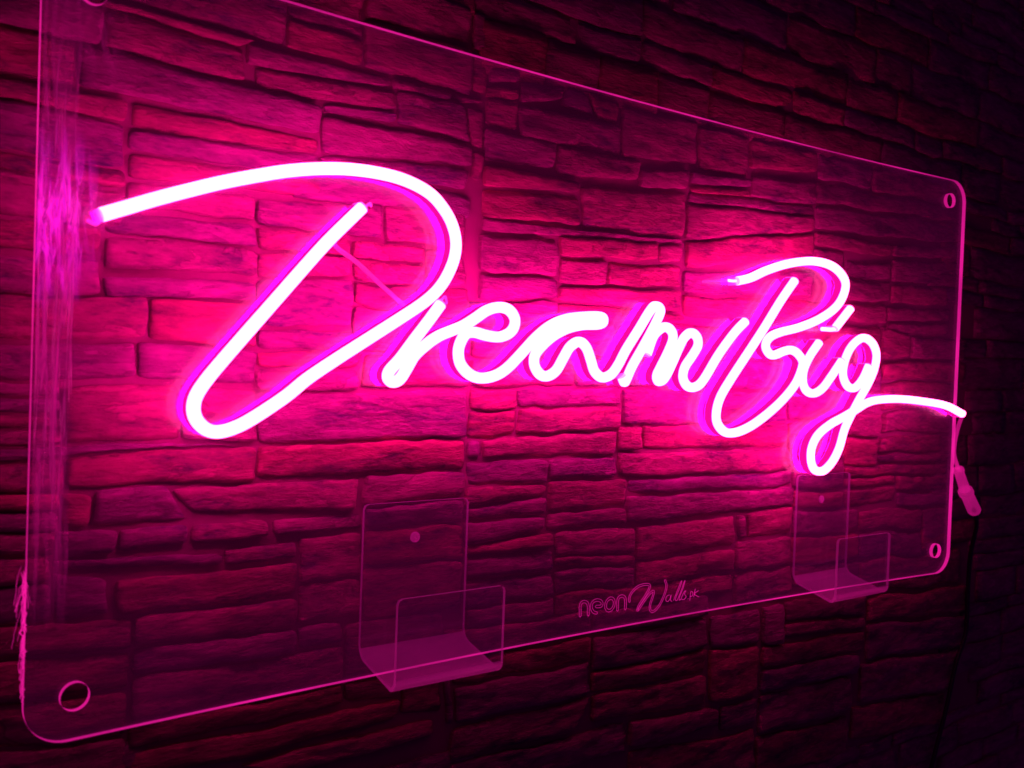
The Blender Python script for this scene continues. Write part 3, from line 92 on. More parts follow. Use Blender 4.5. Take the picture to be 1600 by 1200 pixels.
def acrylic_mat(name, haze, rough=.02, veil=0):
    m, N, L, out = mat(name)
    tr = N('ShaderNodeBsdfTransparent', Color=(.97, .96, .97, 1)); gl = N('ShaderNodeBsdfGlossy', Color=(1, 1, 1, 1), Roughness=rough)
    # the same reflectance from both sides of the thin sheet: no false mirror at the far face
    ge = N('ShaderNodeNewGeometry'); io = N('ShaderNodeMapRange'); io.inputs[3].default_value = 1.49; io.inputs[4].default_value = 1/1.49
    L(ge.outputs['Backfacing'], io.inputs[0])
    fr = N('ShaderNodeFresnel'); L(io.outputs[0], fr.inputs['IOR']); m1 = N('ShaderNodeMixShader')
    L(fr.outputs[0], m1.inputs[0]); L(tr.outputs[0], m1.inputs[1]); L(gl.outputs[0], m1.inputs[2])
    tc = N('ShaderNodeTexCoord'); ns = N('ShaderNodeTexNoise', Scale=9, Detail=5); L(tc.outputs['Object'], ns.inputs[0])
    mr = N('ShaderNodeMapRange'); mr.inputs[3].default_value = haze*.5; mr.inputs[4].default_value = haze*1.5; mr.inputs[1].default_value=.3; mr.inputs[2].default_value=.7
    L(ns.outputs[0], mr.inputs[0])
    di = N('ShaderNodeBsdfDiffuse', Color=(.8, .6, .85, 1)); rg = N('ShaderNodeBsdfGlossy', Roughness=.45)
    md = N('ShaderNodeMixShader', Fac=.6); L(di.outputs[0], md.inputs[1]); L(rg.outputs[0], md.inputs[2])
    m2 = N('ShaderNodeMixShader'); L(mr.outputs[0], m2.inputs[0]); L(m1.outputs[0], m2.inputs[1]); L(md.outputs[0], m2.inputs[2])
    # faint glow added over the whole plate as a veil, varied with the haze
    em = N('ShaderNodeEmission', Color=(1, .004, .34, 1)); gm = N('ShaderNodeMath', _operation='MULTIPLY'); gm.inputs[1].default_value = veil/max(haze, 1e-4)
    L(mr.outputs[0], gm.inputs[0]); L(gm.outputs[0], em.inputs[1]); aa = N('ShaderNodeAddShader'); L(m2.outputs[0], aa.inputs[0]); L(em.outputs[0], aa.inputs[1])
    L(aa.outputs[0], out.inputs[0]); return m
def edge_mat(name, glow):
    # cut edges and small clear parts: scatter light, plus added glow for piped light
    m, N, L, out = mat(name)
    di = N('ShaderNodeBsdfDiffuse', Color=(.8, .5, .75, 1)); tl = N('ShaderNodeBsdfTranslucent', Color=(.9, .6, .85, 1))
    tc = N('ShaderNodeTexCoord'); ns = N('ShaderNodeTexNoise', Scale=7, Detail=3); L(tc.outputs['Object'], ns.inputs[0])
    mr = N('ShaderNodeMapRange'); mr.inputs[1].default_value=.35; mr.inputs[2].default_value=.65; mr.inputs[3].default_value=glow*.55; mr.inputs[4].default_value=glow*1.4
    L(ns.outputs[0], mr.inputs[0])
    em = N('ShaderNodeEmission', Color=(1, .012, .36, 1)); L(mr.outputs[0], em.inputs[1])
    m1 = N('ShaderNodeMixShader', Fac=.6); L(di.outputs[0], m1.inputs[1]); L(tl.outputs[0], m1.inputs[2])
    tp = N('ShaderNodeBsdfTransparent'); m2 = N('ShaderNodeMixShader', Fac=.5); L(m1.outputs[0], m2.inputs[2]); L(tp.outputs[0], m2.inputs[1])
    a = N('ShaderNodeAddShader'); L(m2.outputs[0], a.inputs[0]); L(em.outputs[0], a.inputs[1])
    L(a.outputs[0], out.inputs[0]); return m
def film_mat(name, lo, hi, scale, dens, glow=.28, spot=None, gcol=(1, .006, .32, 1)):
    m, N, L, out = mat(name)
    tc = N('ShaderNodeTexCoord'); mp = N('ShaderNodeMapping'); mp.inputs['Scale'].default_value = scale
    L(tc.outputs['Object'], mp.inputs[0])
    ns = N('ShaderNodeTexNoise', Scale=1, Detail=6, Roughness=.65); ns.inputs['Distortion'].default_value = 1.2; L(mp.outputs[0], ns.inputs[0])
    mr = N('ShaderNodeMapRange'); mr.inputs[1].default_value=lo; mr.inputs[2].default_value=hi; mr.inputs[3].default_value=dens*.1; mr.inputs[4].default_value=dens
    L(ns.outputs[0], mr.inputs[0])
    di = N('ShaderNodeBsdfDiffuse', Color=(.9, .5, .65, 1)); gl = N('ShaderNodeBsdfGlossy', Roughness=.3)
    tl = N('ShaderNodeBsdfTranslucent', Color=(.9, .5, .65, 1))
    bp = N('ShaderNodeBump', Strength=.8, Distance=.002); L(ns.outputs[0], bp.inputs['Height']); L(bp.outputs[0], gl.inputs['Normal']); L(bp.outputs[0], di.inputs['Normal'])
    m0 = N('ShaderNodeMixShader', Fac=.35); L(di.outputs[0], m0.inputs[1]); L(tl.outputs[0], m0.inputs[2])
    m1 = N('ShaderNodeMixShader', Fac=.35); L(m0.outputs[0], m1.inputs[1]); L(gl.outputs[0], m1.inputs[2])
    sx = N('ShaderNodeSeparateXYZ'); L(tc.outputs['Object'], sx.inputs[0])   # thins out towards the bottom
    fz = N('ShaderNodeMapRange'); fz.inputs[1].default_value = .06; fz.inputs[2].default_value = .21; L(sx.outputs[2], fz.inputs[0])
    ft = N('ShaderNodeMapRange'); ft.inputs[1].default_value = .40; ft.inputs[2].default_value = .30; ft.inputs[3].default_value = .22; L(sx.outputs[2], ft.inputs[0])
    fm = N('ShaderNodeMath', _operation='MULTIPLY'); L(fz.outputs[0], fm.inputs[0]); L(ft.outputs[0], fm.inputs[1])
    fq = N('ShaderNodeMath', _operation='MULTIPLY'); L(mr.outputs[0], fq.inputs[0]); L(fm.outputs[0], fq.inputs[1]); mr = fq
    if spot:   # fades out all round its middle: the glue smear and the painted end glow
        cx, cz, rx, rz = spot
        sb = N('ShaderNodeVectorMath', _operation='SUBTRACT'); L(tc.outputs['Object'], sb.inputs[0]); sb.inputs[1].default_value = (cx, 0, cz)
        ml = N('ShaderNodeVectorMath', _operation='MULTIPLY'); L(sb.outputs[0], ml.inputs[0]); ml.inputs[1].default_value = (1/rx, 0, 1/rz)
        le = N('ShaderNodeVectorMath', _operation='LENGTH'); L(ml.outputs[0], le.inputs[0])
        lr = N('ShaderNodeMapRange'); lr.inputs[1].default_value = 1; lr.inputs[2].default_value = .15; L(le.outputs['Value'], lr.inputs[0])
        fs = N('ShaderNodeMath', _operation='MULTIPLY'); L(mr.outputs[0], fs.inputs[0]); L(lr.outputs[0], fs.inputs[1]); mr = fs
    # glow added to the patch itself, for light scattered out of the sheet
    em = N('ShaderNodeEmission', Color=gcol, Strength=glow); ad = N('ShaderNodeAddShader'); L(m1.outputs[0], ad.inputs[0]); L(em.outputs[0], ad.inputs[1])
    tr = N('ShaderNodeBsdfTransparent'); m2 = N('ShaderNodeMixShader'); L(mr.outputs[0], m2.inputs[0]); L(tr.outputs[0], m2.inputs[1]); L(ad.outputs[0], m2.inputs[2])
    L(m2.outputs[0], out.inputs[0]); return m
def plain(name, col, rough, metal=0, spec=.5):
    m, N, L, out = mat(name)
    tc = N('ShaderNodeTexCoord'); ns = N('ShaderNodeTexNoise', Scale=120, Detail=4); L(tc.outputs['Object'], ns.inputs[0])
    bp = N('ShaderNodeBump', Strength=.1, Distance=.001); L(ns.outputs[0], bp.inputs['Height'])
    p = N('ShaderNodeBsdfPrincipled', Roughness=rough, Metallic=metal); p.inputs['Base Color'].default_value = (*col, 1)
    p.inputs['Specular IOR Level'].default_value = spec
    L(bp.outputs[0], p.inputs['Normal']); L(p.outputs[0], out.inputs[0]); return m
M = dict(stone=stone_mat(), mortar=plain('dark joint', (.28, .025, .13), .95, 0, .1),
  lit=glow_mat('lit diffuser', (1, .076, .30), 14), side=glow_mat('silicone side glow', (1, .004, .36), .95), collar=glow_mat('lit collar', (1, .004, .9), 1.15), leak=glow_mat('light leaking from the strip back', (1, .003, .45), 62),
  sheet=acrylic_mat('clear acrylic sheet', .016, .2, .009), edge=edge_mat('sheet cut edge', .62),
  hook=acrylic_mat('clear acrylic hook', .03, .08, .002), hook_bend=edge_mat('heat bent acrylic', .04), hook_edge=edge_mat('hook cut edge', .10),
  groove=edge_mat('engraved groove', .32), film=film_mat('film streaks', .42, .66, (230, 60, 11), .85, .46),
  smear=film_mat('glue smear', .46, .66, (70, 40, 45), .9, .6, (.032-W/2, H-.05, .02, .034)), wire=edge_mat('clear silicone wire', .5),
  cap=edge_mat('clear end cap', .8), cable=plain('black cable', (.012, .008, .012), .5), barrel=edge_mat('frosted barrel', .17), shred=edge_mat('film shreds', .26), end_glow=film_mat('tube end glow', .45, .62, (200, 60, 30), 1, .9, (.011-W/2, H-.155, .026, .055), (1, .006, .75, 1)),)

# ---------------------------------------------------------------- object helpers
def obj(name, bm, mats, parent=None, smooth=False):
    me = bpy.data.meshes.new(name); bm.normal_update(); bm.to_mesh(me); bm.free()
    for m in (mats if isinstance(mats, (list, tuple)) else [mats]): me.materials.append(m)
    if smooth:
        for p in me.polygons: p.use_smooth = True
    o = bpy.data.objects.new(name, me); C.objects.link(o)
    if parent: o.parent = parent
    return o
def thing(name, loc, label, cat, group=None):
    o = bpy.data.objects.new(name, None); C.objects.link(o); o.location = loc; o.empty_display_size = .02
    o['label'] = label; o['category'] = cat
    if group: o['group'] = group
    return o
def bend(x): return BEND*4*(x/W-.5)**2
def catmull(pts, n=8, closed=False):
    P = [Vector(p) for p in pts]; out = []
    m = len(P)
    for i in range(m if closed else m-1):
        if closed: p0, p1, p2, p3 = P[i-1], P[i], P[(i+1) % m], P[(i+2) % m]
        else: p0, p1, p2, p3 = P[max(i-1, 0)], P[i], P[i+1], P[min(i+2, m-1)]
        if i == 0 and not closed: p0 = 2*p1-p2
        if i == m-2 and not closed: p3 = 2*p2-p1
        for k in range(n):
            t = k/n
            out.append(.5*((2*p1)+(p2-p0)*t+(2*p0-5*p1+4*p2-p3)*t*t+(3*p1-p0-3*p2+p3)*t**3))
    if not closed: out.append(P[-1])
    return out
def sweep_flat(bm, path, prof, origin, cap=True, closed=False):
    """sweep a cross-section (side, out) along a path drawn on the bent sheet; out = towards the room (-y)"""
    rings = []
    n = len(path)
    for i, p in enumerate(path):
        a = path[(i-1) % n] if closed else path[max(i-1, 0)]; c = path[(i+1) % n] if closed else path[min(i+1, n-1)]
        t = (c-a).normalized(); s = Vector((-t.y, t.x))
        ring = []
        for (ds, dout) in prof:
            q = p + s*ds
            ring.append(bm.verts.new(Vector((q.x, bend(q.x)-dout, q.y))-origin))
        rings.append(ring)
    m = len(prof)
    for i in range(n if closed else n-1):
        A, B = rings[i], rings[(i+1) % n]
        for k in range(m): bm.faces.new((A[k], A[(k+1) % m], B[(k+1) % m], B[k]))
    if cap and not closed:
        bm.faces.new(rings[0]); bm.faces.new(rings[-1][::-1])
    return rings
def tube3d(bm, pts, rad, seg=10, cap=True):
    rings = []; n = len(pts); ref = Vector((.3, 1, .2)).normalized()
    for i, p in enumerate(pts):
        t = (pts[min(i+1, n-1)]-pts[max(i-1, 0)]).normalized()
        a = t.cross(ref).normalized(); b_ = t.cross(a)
        rr = rad[i] if isinstance(rad, (list, tuple)) else rad
        rings.append([bm.verts.new(p+a*rr*math.cos(2*math.pi*k/seg)+b_*rr*math.sin(2*math.pi*k/seg)) for k in range(seg)])
    for i in range(n-1):
        for k in range(seg): bm.faces.new((rings[i][k], rings[i][(k+1) % seg], rings[i+1][(k+1) % seg], rings[i+1][k]))
    if cap: bm.faces.new(rings[0][::-1]); bm.faces.new(rings[-1])

# ---------------------------------------------------------------- the wall: a backing and every stone laid on it
wall = thing('stone_wall', (.6, WALL_Y+.02, ZT-.9), 'dark wall clad in rough split stones behind the neon sign', 'wall')
wall['kind'] = 'structure'
del wall['category']
WO = Vector(wall.location)
bm = bmesh.new()
bmesh.ops.create_cube(bm, size=1, matrix=Matrix.Translation(Vector((.65, WALL_Y+.0335, ZT-.15))-WO) @ Matrix.Diagonal((3.2, .06, 2.2, 1)))
obj('mortar_backing', bm, M['mortar'], wall)

def in_poly(x, z, q):
    c = False; n = len(q)
    for i in range(n):
        x1, z1 = q[i]; x2, z2 = q[i-1]
        if (z1 > z) != (z2 > z) and x < (x2-x1)*(z-z1)/(z2-z1)+x1: c = not c
    return c
def stone(q, depth, seed, relief=1.0, cell=.0034):
    """one rough-faced stone filling the quad q = TL TR BR BL (x, z)"""
    if len(q) == 5:   # a notched stone: use its four outer corners
        cx = sum(p[0] for p in q)/5; cz = sum(p[1] for p in q)/5
        tl = max(q, key=lambda p: -p[0]*.4+p[1]); br = max(q, key=lambda p: p[0]*.4-p[1]); tr = max(q, key=lambda p: p[0]+p[1]*.6); bl_ = max(q, key=lambda p: -p[0]-p[1]*.6)
        q = [tl, tr, br, bl_]
    tl, tr, br, bl_ = [Vector(p) for p in q]
    wd = ((tr-tl).length+(br-bl_).length)/2; ht = ((tl-bl_).length+(tr-br).length)/2
    nx = max(4, min(60, round(wd/cell))); nz = max(4, min(24, round(ht/cell*1.15)))
    off = Vector((seed*3.7, seed*1.3, seed*9.1))
    rnd = random.Random(seed*77+5)
    tx, tz = rnd.uniform(-.0008, .0008)*relief, rnd.uniform(-.0012, .0008)*relief
    bulge = rnd.uniform(.0002, .0010)
    strat = rnd.random() < .45; rnd0 = rnd.random()
    base = depth
    bm = bmesh.new(); G = []
    for j in range(nz+1):
        row = []
        for i in range(nx+1):
            s, t = i/nx, j/nz
            p = (tl.lerp(tr, s)).lerp(bl_.lerp(br, s), t)
            x, z = p.x, p.y
            # wobbly outline
            ew = .0006
            wx, wz = x, z; x += noise.noise(Vector((wx*25, wz*45, 21)))*.0022; z += (noise.noise(Vector((wx*15, wz*6, 33)))*.0042+noise.noise(Vector((wx*60, wz*20, 53)))*.0014)*min(1, ht/.018)
            cr = (abs(2*s-1)**(wd/.0035))*(abs(2*t-1)**(ht/.0035)); x += (.5-s)*2*.0008*cr; z += (t-.5)*2*.0008*cr
            if i in (0, nx): x += noise.noise(Vector((x*40, z*60, 3))+off)*ew*1.2
            if j in (0, nz): z += (noise.noise(Vector((x*22, z*8, 9))+off)*1.3+noise.noise(Vector((x*80, 1, 4))+off)*.9+noise.noise(Vector((x*210, 1, 4))+off)*.4)*ew
            n1 = noise.fractal(Vector((x*16, z*34, 0))+off, 1.0, 2.1, 5)
            n2 = noise.noise(Vector((x*60, z*130, 5))+off)
            if strat: n1 += abs(noise.noise(Vector((x*9, z*95, 2))+off))*.9-.3
            d = base+tx*(s-.5)*2+tz*(t-.5)*2+bulge*(1-(2*s-1)**4)*(1-(2*t-1)**4)+n1*.0016*relief+n2*.0006*relief
            tn = noise.fractal(Vector((x*11, z*38, 17))+off, 1.0, 2.0, 4)*2.4+rnd0; fr_ = tn-math.floor(tn); st = math.floor(tn)+min(1, max(0, (fr_-.42)/.16))
            d += st*.0010*relief
            ex = min(i, nx-i); ez = min(j, nz-j)
            if ex == 0 or ez == 0: d -= .0009 if ht > .012 else .0005
            row.append(bm.verts.new(Vector((x, WALL_Y-d, z))-WO))
        G.append(row)
    for j in range(nz):
        for i in range(nx): bm.faces.new((G[j][i], G[j+1][i], G[j+1][i+1], G[j][i+1]))
    # sides back into the joint
    ring = G[0][:] + [G[j][nx] for j in range(1, nz+1)] + G[nz][nx-1::-1] + [G[j][0] for j in range(nz-1, 0, -1)]
    back = []
    for v in ring:
        back.append(bm.verts.new(Vector((v.co.x, WALL_Y+.016-WO.y, v.co.z))))
    m = len(ring)
    for k in range(m): bm.faces.new((ring[k], ring[(k+1) % m], back[(k+1) % m], back[k]))
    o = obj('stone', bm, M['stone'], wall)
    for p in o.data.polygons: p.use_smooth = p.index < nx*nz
    return o
def shrink(q, g=-.0005):
    cx = sum(p[0] for p in q)/len(q); cz = sum(p[1] for p in q)/len(q)
    return [(p[0]-math.copysign(min(g, abs(p[0]-cx)*.3), p[0]-cx), p[1]-math.copysign(min(g, abs(p[1]-cz)*.3), p[1]-cz)) for p in q]
for k, q in enumerate(STONES):
    area = abs(sum(q[i-1][0]*q[i][1]-q[i][0]*q[i-1][1] for i in range(len(q))))/2
    small = min(1, area/.0012)
    stone(shrink(q), random.Random(k).uniform(-.0006, .0009), k+1, .55+.45*small)
# the rest of the cladding, laid in random courses round the part seen through the sheet
rc = random.Random(21); filler = []
z = ZT+.62
while z > ZT-.98:
    h = rc.choice((.018, .024, .03, .036, .042)); x = -.62+rc.uniform(-.1, 0)
    while x < 2.0:
        wd = rc.uniform(.06, .19)
        pts = [(x+wd*a, z-h*c) for a in (.08, .3, .5, .7, .92) for c in (.12, .5, .88)]
        hit = sum(any(in_poly(px, pz, q) for q in STONES) for px, pz in pts)
        if hit <= 5: filler.append([(x, z), (x+wd, z-rc.uniform(-.001, .001)), (x+wd, z-h), (x, z-h-rc.uniform(-.001, .001))])
        x += wd
    z -= h
filler.sort(key=lambda q: (q[0][0]+.05-.65)**2+(q[0][1]-ZT+.2)**2*1.2)
n_single = 298-len(STONES)
for k, q in enumerate(filler[:n_single]): stone(shrink(q), -.0012+rc.uniform(-.0008, .0008), 900+k, .9, .009)
bm = bmesh.new()
for k, q in enumerate(filler[n_single:]):
    o = stone(shrink(q), -.0012+rc.uniform(-.0008, .0008), 2000+k, .9, .016)
    bm.from_mesh(o.data); me = o.data; bpy.data.objects.remove(o); bpy.data.meshes.remove(me)
o = obj('outlying_stones', bm, M['stone'], wall, smooth=False); o['kind'] = 'stuff'

# ---------------------------------------------------------------- the sign
SO = Vector((W/2, bend(W/2), ZT-H))
sign = thing('neon_sign', SO, 'glowing pink script sign reading Dream Big on a clear acrylic sheet', 'neon sign')
# sheet with rounded corners and four screw holes
bm = bmesh.new(); R_ = .024
loop = []
for cx, cz, a0 in ((W-R_, -R_, 0), (R_, -R_, 90), (R_, -H+R_, 180), (W-R_, -H+R_, 270)):
    for k in range(13):
        a = math.radians(a0+90*k/12); loop.append((cx+R_*math.cos(a), cz+R_*math.sin(a)))
def ring_edges(pts):
    vs = [bm.verts.new((x, 0, z)) for x, z in pts]
    return [bm.edges.new((vs[i], vs[(i+1) % len(vs)])) for i in range(len(vs))]
ed = ring_edges(loop)
for hx, hz in ((.0273, -.4252), (.0273, -.026), (.9505, -.0236), (.9532, -.4236)):
    ed += ring_edges([(hx+.0081*math.cos(2*math.pi*k/28), hz+.0081*math.sin(2*math.pi*k/28)) for k in range(28)])
bmesh.ops.triangle_fill(bm, use_beauty=True, use_dissolve=False, edges=ed)
for i in range(1, 32):
    bmesh.ops.bisect_plane(bm, geom=bm.verts[:]+bm.edges[:]+bm.faces[:], plane_co=(W*i/32, 0, 0), plane_no=(1, 0, 0))
for f_ in bm.faces:
    f_.normal_update()
    if f_.normal.y > 0: f_.normal_flip()
front = bm.faces[:]
res = bmesh.ops.extrude_face_region(bm, geom=front)
for v in [g for g in res['geom'] if isinstance(g, bmesh.types.BMVert)]: v.co.y += .004
bmesh.ops.recalc_face_normals(bm, faces=bm.faces[:])
for f_ in bm.faces:
    f_.normal_update()
    f_.material_index = 1 if abs(f_.normal.y) < .5 else 0
for v in bm.verts:
    v.co = Vector((v.co.x, v.co.y+bend(v.co.x), v.co.z+ZT))-SO
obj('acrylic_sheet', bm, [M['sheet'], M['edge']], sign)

# LED neon flex: a lit domed diffuser on a silicone base, one tube per cut length
hw = .0040
dome = [(-hw, .0092), (-hw, .0112)] + [(-hw*math.cos(a), .0112+.0034*math.sin(a)) for a in [math.pi*k/8 for k in range(1, 8)]] + [(hw, .0112), (hw, .0092)]
base = [(-hw*.86, .0004), (-hw*.88, .0078), (-hw*.94, .0091), (hw*.94, .0091), (hw*.88, .0078), (hw*.86, .0004)]
for key, (label, pts) in TUBES.items():
    path = catmull(pts, 6)
    bm = bmesh.new(); sweep_flat(bm, path, dome, SO)
    t = obj('neon_tube', bm, M['lit'], sign, smooth=False); t['label'] = 'white-hot pink '+label
    for p in t.data.polygons: p.use_smooth = len(p.vertices) == 4
    bm = bmesh.new(); sweep_flat(bm, path, base, SO)
    for f_ in bm.faces:
        f_.normal_update()
        if len(f_.verts) == 4 and abs(f_.normal.y) > .8 and f_.calc_center_median().y+SO.y > bend(f_.calc_center_median().x+SO.x)-.002: f_.material_index = 1
        elif len(f_.verts) == 4 and f_.calc_center_median().y+SO.y < bend(f_.calc_center_median().x+SO.x)-.0079: f_.material_index = 2
    obj('tube_base', bm, [M['side'], M['leak'], M['collar']], t)
    # clear silicone caps on the cut ends
    for end, nxt in ((path[0], path[2]), (path[-1], path[-3])):
        d = (end-nxt).normalized()
        bm = bmesh.new(); sweep_flat(bm, [end+d*.0002, end+d*.0015], [(a*.92, c*.94) for a, c in dome[:-1]+[(hw, .0008), (-hw, .0008)]], SO)
        obj('end_cap', bm, M['cap'], t)
# clear jumper wire behind the sheet and loose lead ends
bm = bmesh.new(); tube3d(bm, [p-SO for p in catmull(JUMPER, 6)], .0016); obj('jumper_wire', bm, M['wire'], sign, True)
def lead(pts, r, lab=None):
    bm = bmesh.new(); tube3d(bm, [Vector((x, bend(x)-h, z))-SO for x, h, z in pts], r, 8)
    o = obj('lead_end', bm, M['wire'], sign, True)
for q, r_, m_ in LEADS:
    bm = bmesh.new(); tube3d(bm, [p-SO for p in catmull(q, 6)], r_, 8); obj('lead_end', bm, M[m_], sign, True)
# engraved maker mark: every stroke is a cut outline
def offset_outline(path, w_, closed):
    n = len(path); L_, R2 = [], []
    for i, p in enumerate(path):
        a = path[(i-1) % n] if closed else path[max(i-1, 0)]; c = path[(i+1) % n] if closed else path[min(i+1, n-1)]
        t = (c-a).normalized(); s = Vector((-t.y, t.x)); L_.append(p+s*w_); R2.append(p-s*w_)
    if closed: return [(L_, True), (R2, True)]
    t = (path[-1]-path[-2]).normalized(); t0 = (path[0]-path[1]).normalized()
    return [(L_+[path[-1]+t*w_]+R2[::-1]+[path[0]+t0*w_], True)]
gp = [(-.00022, .00003), (-.00022, .0003), (.00022, .0003), (.00022, .00003)]
marks = []
bm1, bm2 = bmesh.new(), bmesh.new()
for k, (wd, closed, pts) in enumerate(LOGO):
    path = catmull(pts, 5, closed); bm = bm1 if k < 4 else bm2
    if wd == 0: sweep_flat(bm, path, [(a*1.3, c) for a, c in gp], SO)
    else:
        for q, cl in offset_outline(path, wd, closed): sweep_flat(bm, q, gp, SO, closed=cl)
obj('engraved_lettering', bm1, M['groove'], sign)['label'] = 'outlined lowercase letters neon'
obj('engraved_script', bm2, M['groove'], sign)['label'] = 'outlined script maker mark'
# leftover protective film down the left side, with a shredded lip, a glue smear, and a painted glow at the tube end
def patch(name, x0, x1, z0, z1, nx, nz, out, m, wob=.0022, edge=.002):
    bm = bmesh.new(); G = []
    for j in range(nz+1):
        row = []
        for i in range(nx+1):
            s, t = i/nx, j/nz; z = z0+(z1-z0)*t; x = x0+(x1-x0)*s
            if i == nx: x += noise.noise(Vector((z*25, 2, 7)))*edge
            if i == 0: x += noise.noise(Vector((z*40, 5, 1)))*edge*.2
            if j in (0, nz): z += noise.noise(Vector((x*200, 5, j)))*.008
            row.append(bm.verts.new(Vector((x, bend(x)-out-abs(noise.noise(Vector((x*260, z*30, 0))))*wob, ZT+z))-SO))
        G.append(row)
    for j in range(nz):
        for i in range(nx): bm.faces.new((G[j][i], G[j][i+1], G[j+1][i+1], G[j+1][i]))
    return obj(name, bm, m, sign, True)
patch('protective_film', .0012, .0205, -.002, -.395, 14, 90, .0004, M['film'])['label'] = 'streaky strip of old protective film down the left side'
patch('glue_and_glow', .020, .047, -.03, -.083, 10, 14, .0004, M['smear'], .0002, .006)
o = patch('glue_and_glow', -.0, .038, -.095, -.215, 16, 34, .0006, M['end_glow'], .002, .005)  # glow of the tube end, painted on the sheet as an emissive patch
bm = bmesh.new(); rs = random.Random(4)
for k in range(13):
    z0 = rs.uniform(-.345, -.405); x0 = rs.uniform(-.0028, .0002); ln = rs.uniform(.006, .026)
    P = []
    a = rs.uniform(-.5, .5); cur = Vector((x0, bend(0)-rs.uniform(-.004, .001), ZT+z0))
    for s in range(9):
        P.append(cur-SO); a += rs.uniform(-.7, .7); a *= .8
        cur = cur+Vector((math.sin(a*2.5)*.3, rs.uniform(-.25, .25), -1)).normalized()*ln/8
    tube3d(bm, P, rs.choice((.0001, .00014, .0002)), 4)
for k in range(4):
    P = [Vector((-.0006-k*.0005+noise.noise(Vector((z_*.9, k*7, 1)))*.0022, bend(0)-.001+noise.noise(Vector((z_*.7, k*3, 8)))*.002, ZT-.346-z_*.0021-k*.002))-SO for z_ in range(38-k*2)]
    tube3d(bm, P, [.0002+.0005*abs(noise.noise(Vector((q_*.5, k, 2)))) for q_ in range(len(P))], 5)
obj('film_shred', bm, M['shred'], sign, True)['label'] = 'curled shreds of film along the lower left edge'

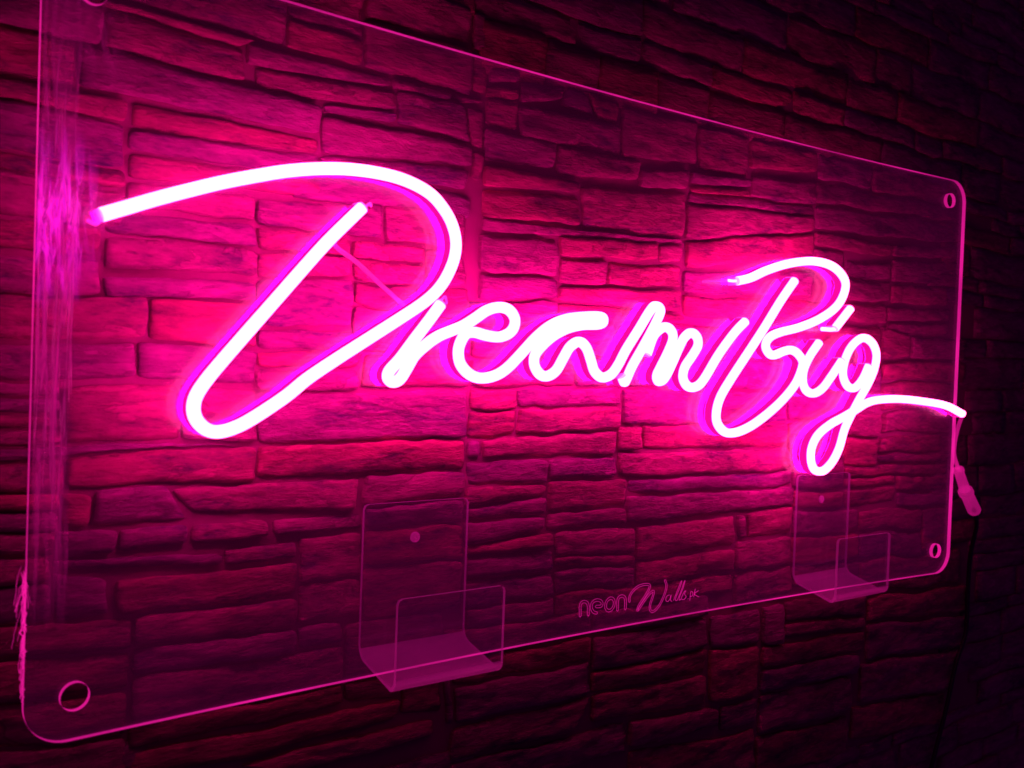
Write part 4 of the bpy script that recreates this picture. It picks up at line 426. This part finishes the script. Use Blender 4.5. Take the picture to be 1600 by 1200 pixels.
# ---------------------------------------------------------------- acrylic hooks screwed to the wall
def arc(c0, c1, rad, a0, a1, n): return [(c0+rad*math.cos(math.radians(a0+(a1-a0)*k/n)), c1+rad*math.sin(math.radians(a0+(a1-a0)*k/n))) for k in range(n+1)]
YB, YF = .0400, -.0125     # centre of the back plate and of the front lip
def hook(x0, x1, label, sx):
    O = Vector(((x0+x1)/2, YB, ZT-.455))
    t = thing('acrylic_hook', O, label, 'sign bracket', 'clear hooks that hold the sign')
    prof = [(YB, -.336), (YB, -.39)] + arc(YB-.012, -.440, .012, 0, -75, 8) + arc(YF+.0075, -.4545, .0075, -105, -180, 7) + [(YF, -.42), (YF, -.396)]
    P = [Vector(p) for p in prof]; th = .0014; outer, inner = [], []
    for i, p in enumerate(P):
        d = (P[min(i+1, len(P)-1)]-P[max(i-1, 0)]).normalized(); n_ = Vector((-d.y, d.x))
        outer.append(p+n_*th); inner.append(p-n_*th)
    rr = .004; bm = bmesh.new(); cols = []
    xs = [x0, x0+rr*.3, x0+rr, (x0+x1)/2, x1-rr, x1-rr*.3, x1]
    ends = len(P)
    def lift(i, x):   # rounded corners at the free ends
        d = min(x-x0, x1-x)
        if d >= rr: return 0
        return rr-math.sqrt(max(0, rr*rr-(rr-d)**2))
    for x in xs:
        ca = []
        for side in (outer, inner):
            c = []
            for i, p in enumerate(side):
                z = p.y
                if i in (0, ends-1): z -= lift(i, x)
                c.append(bm.verts.new(Vector((x, p.x, ZT+z))-O))
            ca.append(c)
        cols.append(ca)
    def F(vs, mi):
        f_ = bm.faces.new(vs); f_.material_index = mi
    for a, b_ in zip(cols, cols[1:]):
        for s in (0, 1):
            for i in range(ends-1): F((a[s][i], a[s][i+1], b_[s][i+1], b_[s][i]), 2 if P[i+1].y < -.444 else 0)
        for i in (0, ends-1): F((a[0][i], a[1][i], b_[1][i], b_[0][i]), 1)
    for c in (cols[0], cols[-1]):
        for i in range(ends-1): F((c[0][i], c[0][i+1], c[1][i+1], c[1][i]), 1)
    bmesh.ops.recalc_face_normals(bm, faces=bm.faces[:])
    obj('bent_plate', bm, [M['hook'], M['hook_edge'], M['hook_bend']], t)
    bm = bmesh.new()
    pos = Vector((sx, YB-.0016, ZT-.3635))-O
    rings = []
    for rr_, dy in ((.0042, 0), (.0041, -.0009), (.0030, -.0019), (.0012, -.0021), (.0009, -.0012)):
        rings.append([bm.verts.new(pos+Vector((rr_*math.cos(2*math.pi*k/16), dy, rr_*math.sin(2*math.pi*k/16)))) for k in range(16)])
    for a, b_ in zip(rings, rings[1:]):
        for k in range(16): bm.faces.new((a[k], a[(k+1) % 16], b_[(k+1) % 16], b_[k]))
    bm.faces.new(rings[-1])
    obj('screw', bm, M['barrel'], t)
hook(.2405, .3350, 'clear acrylic hook under the sheet left of the engraved maker mark', .285)
hook(.7660, .8620, 'clear acrylic hook under the sheet below the letters Big', .808)

# ---------------------------------------------------------------- cable and connector at the right edge
cb = thing('power_cable', CABLE[0], 'thin power cable with a frosted barrel connector hanging off the sheet right edge', 'cable')
CO = Vector(CABLE[0])
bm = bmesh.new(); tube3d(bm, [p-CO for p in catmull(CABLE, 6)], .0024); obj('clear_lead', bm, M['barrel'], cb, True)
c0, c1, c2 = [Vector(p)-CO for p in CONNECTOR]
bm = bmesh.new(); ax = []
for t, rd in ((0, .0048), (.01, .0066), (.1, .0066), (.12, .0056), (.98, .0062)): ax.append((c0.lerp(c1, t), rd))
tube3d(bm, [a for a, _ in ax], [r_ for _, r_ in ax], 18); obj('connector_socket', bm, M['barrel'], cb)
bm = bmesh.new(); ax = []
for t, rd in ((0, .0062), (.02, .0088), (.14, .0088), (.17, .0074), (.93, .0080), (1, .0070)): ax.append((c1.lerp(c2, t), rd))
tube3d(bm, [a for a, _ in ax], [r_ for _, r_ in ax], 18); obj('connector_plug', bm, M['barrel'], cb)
bm = bmesh.new(); tube3d(bm, [p-CO for p in catmull(CABLE_LOW, 8)], .0028); obj('black_lead', bm, M['cable'], cb, True)
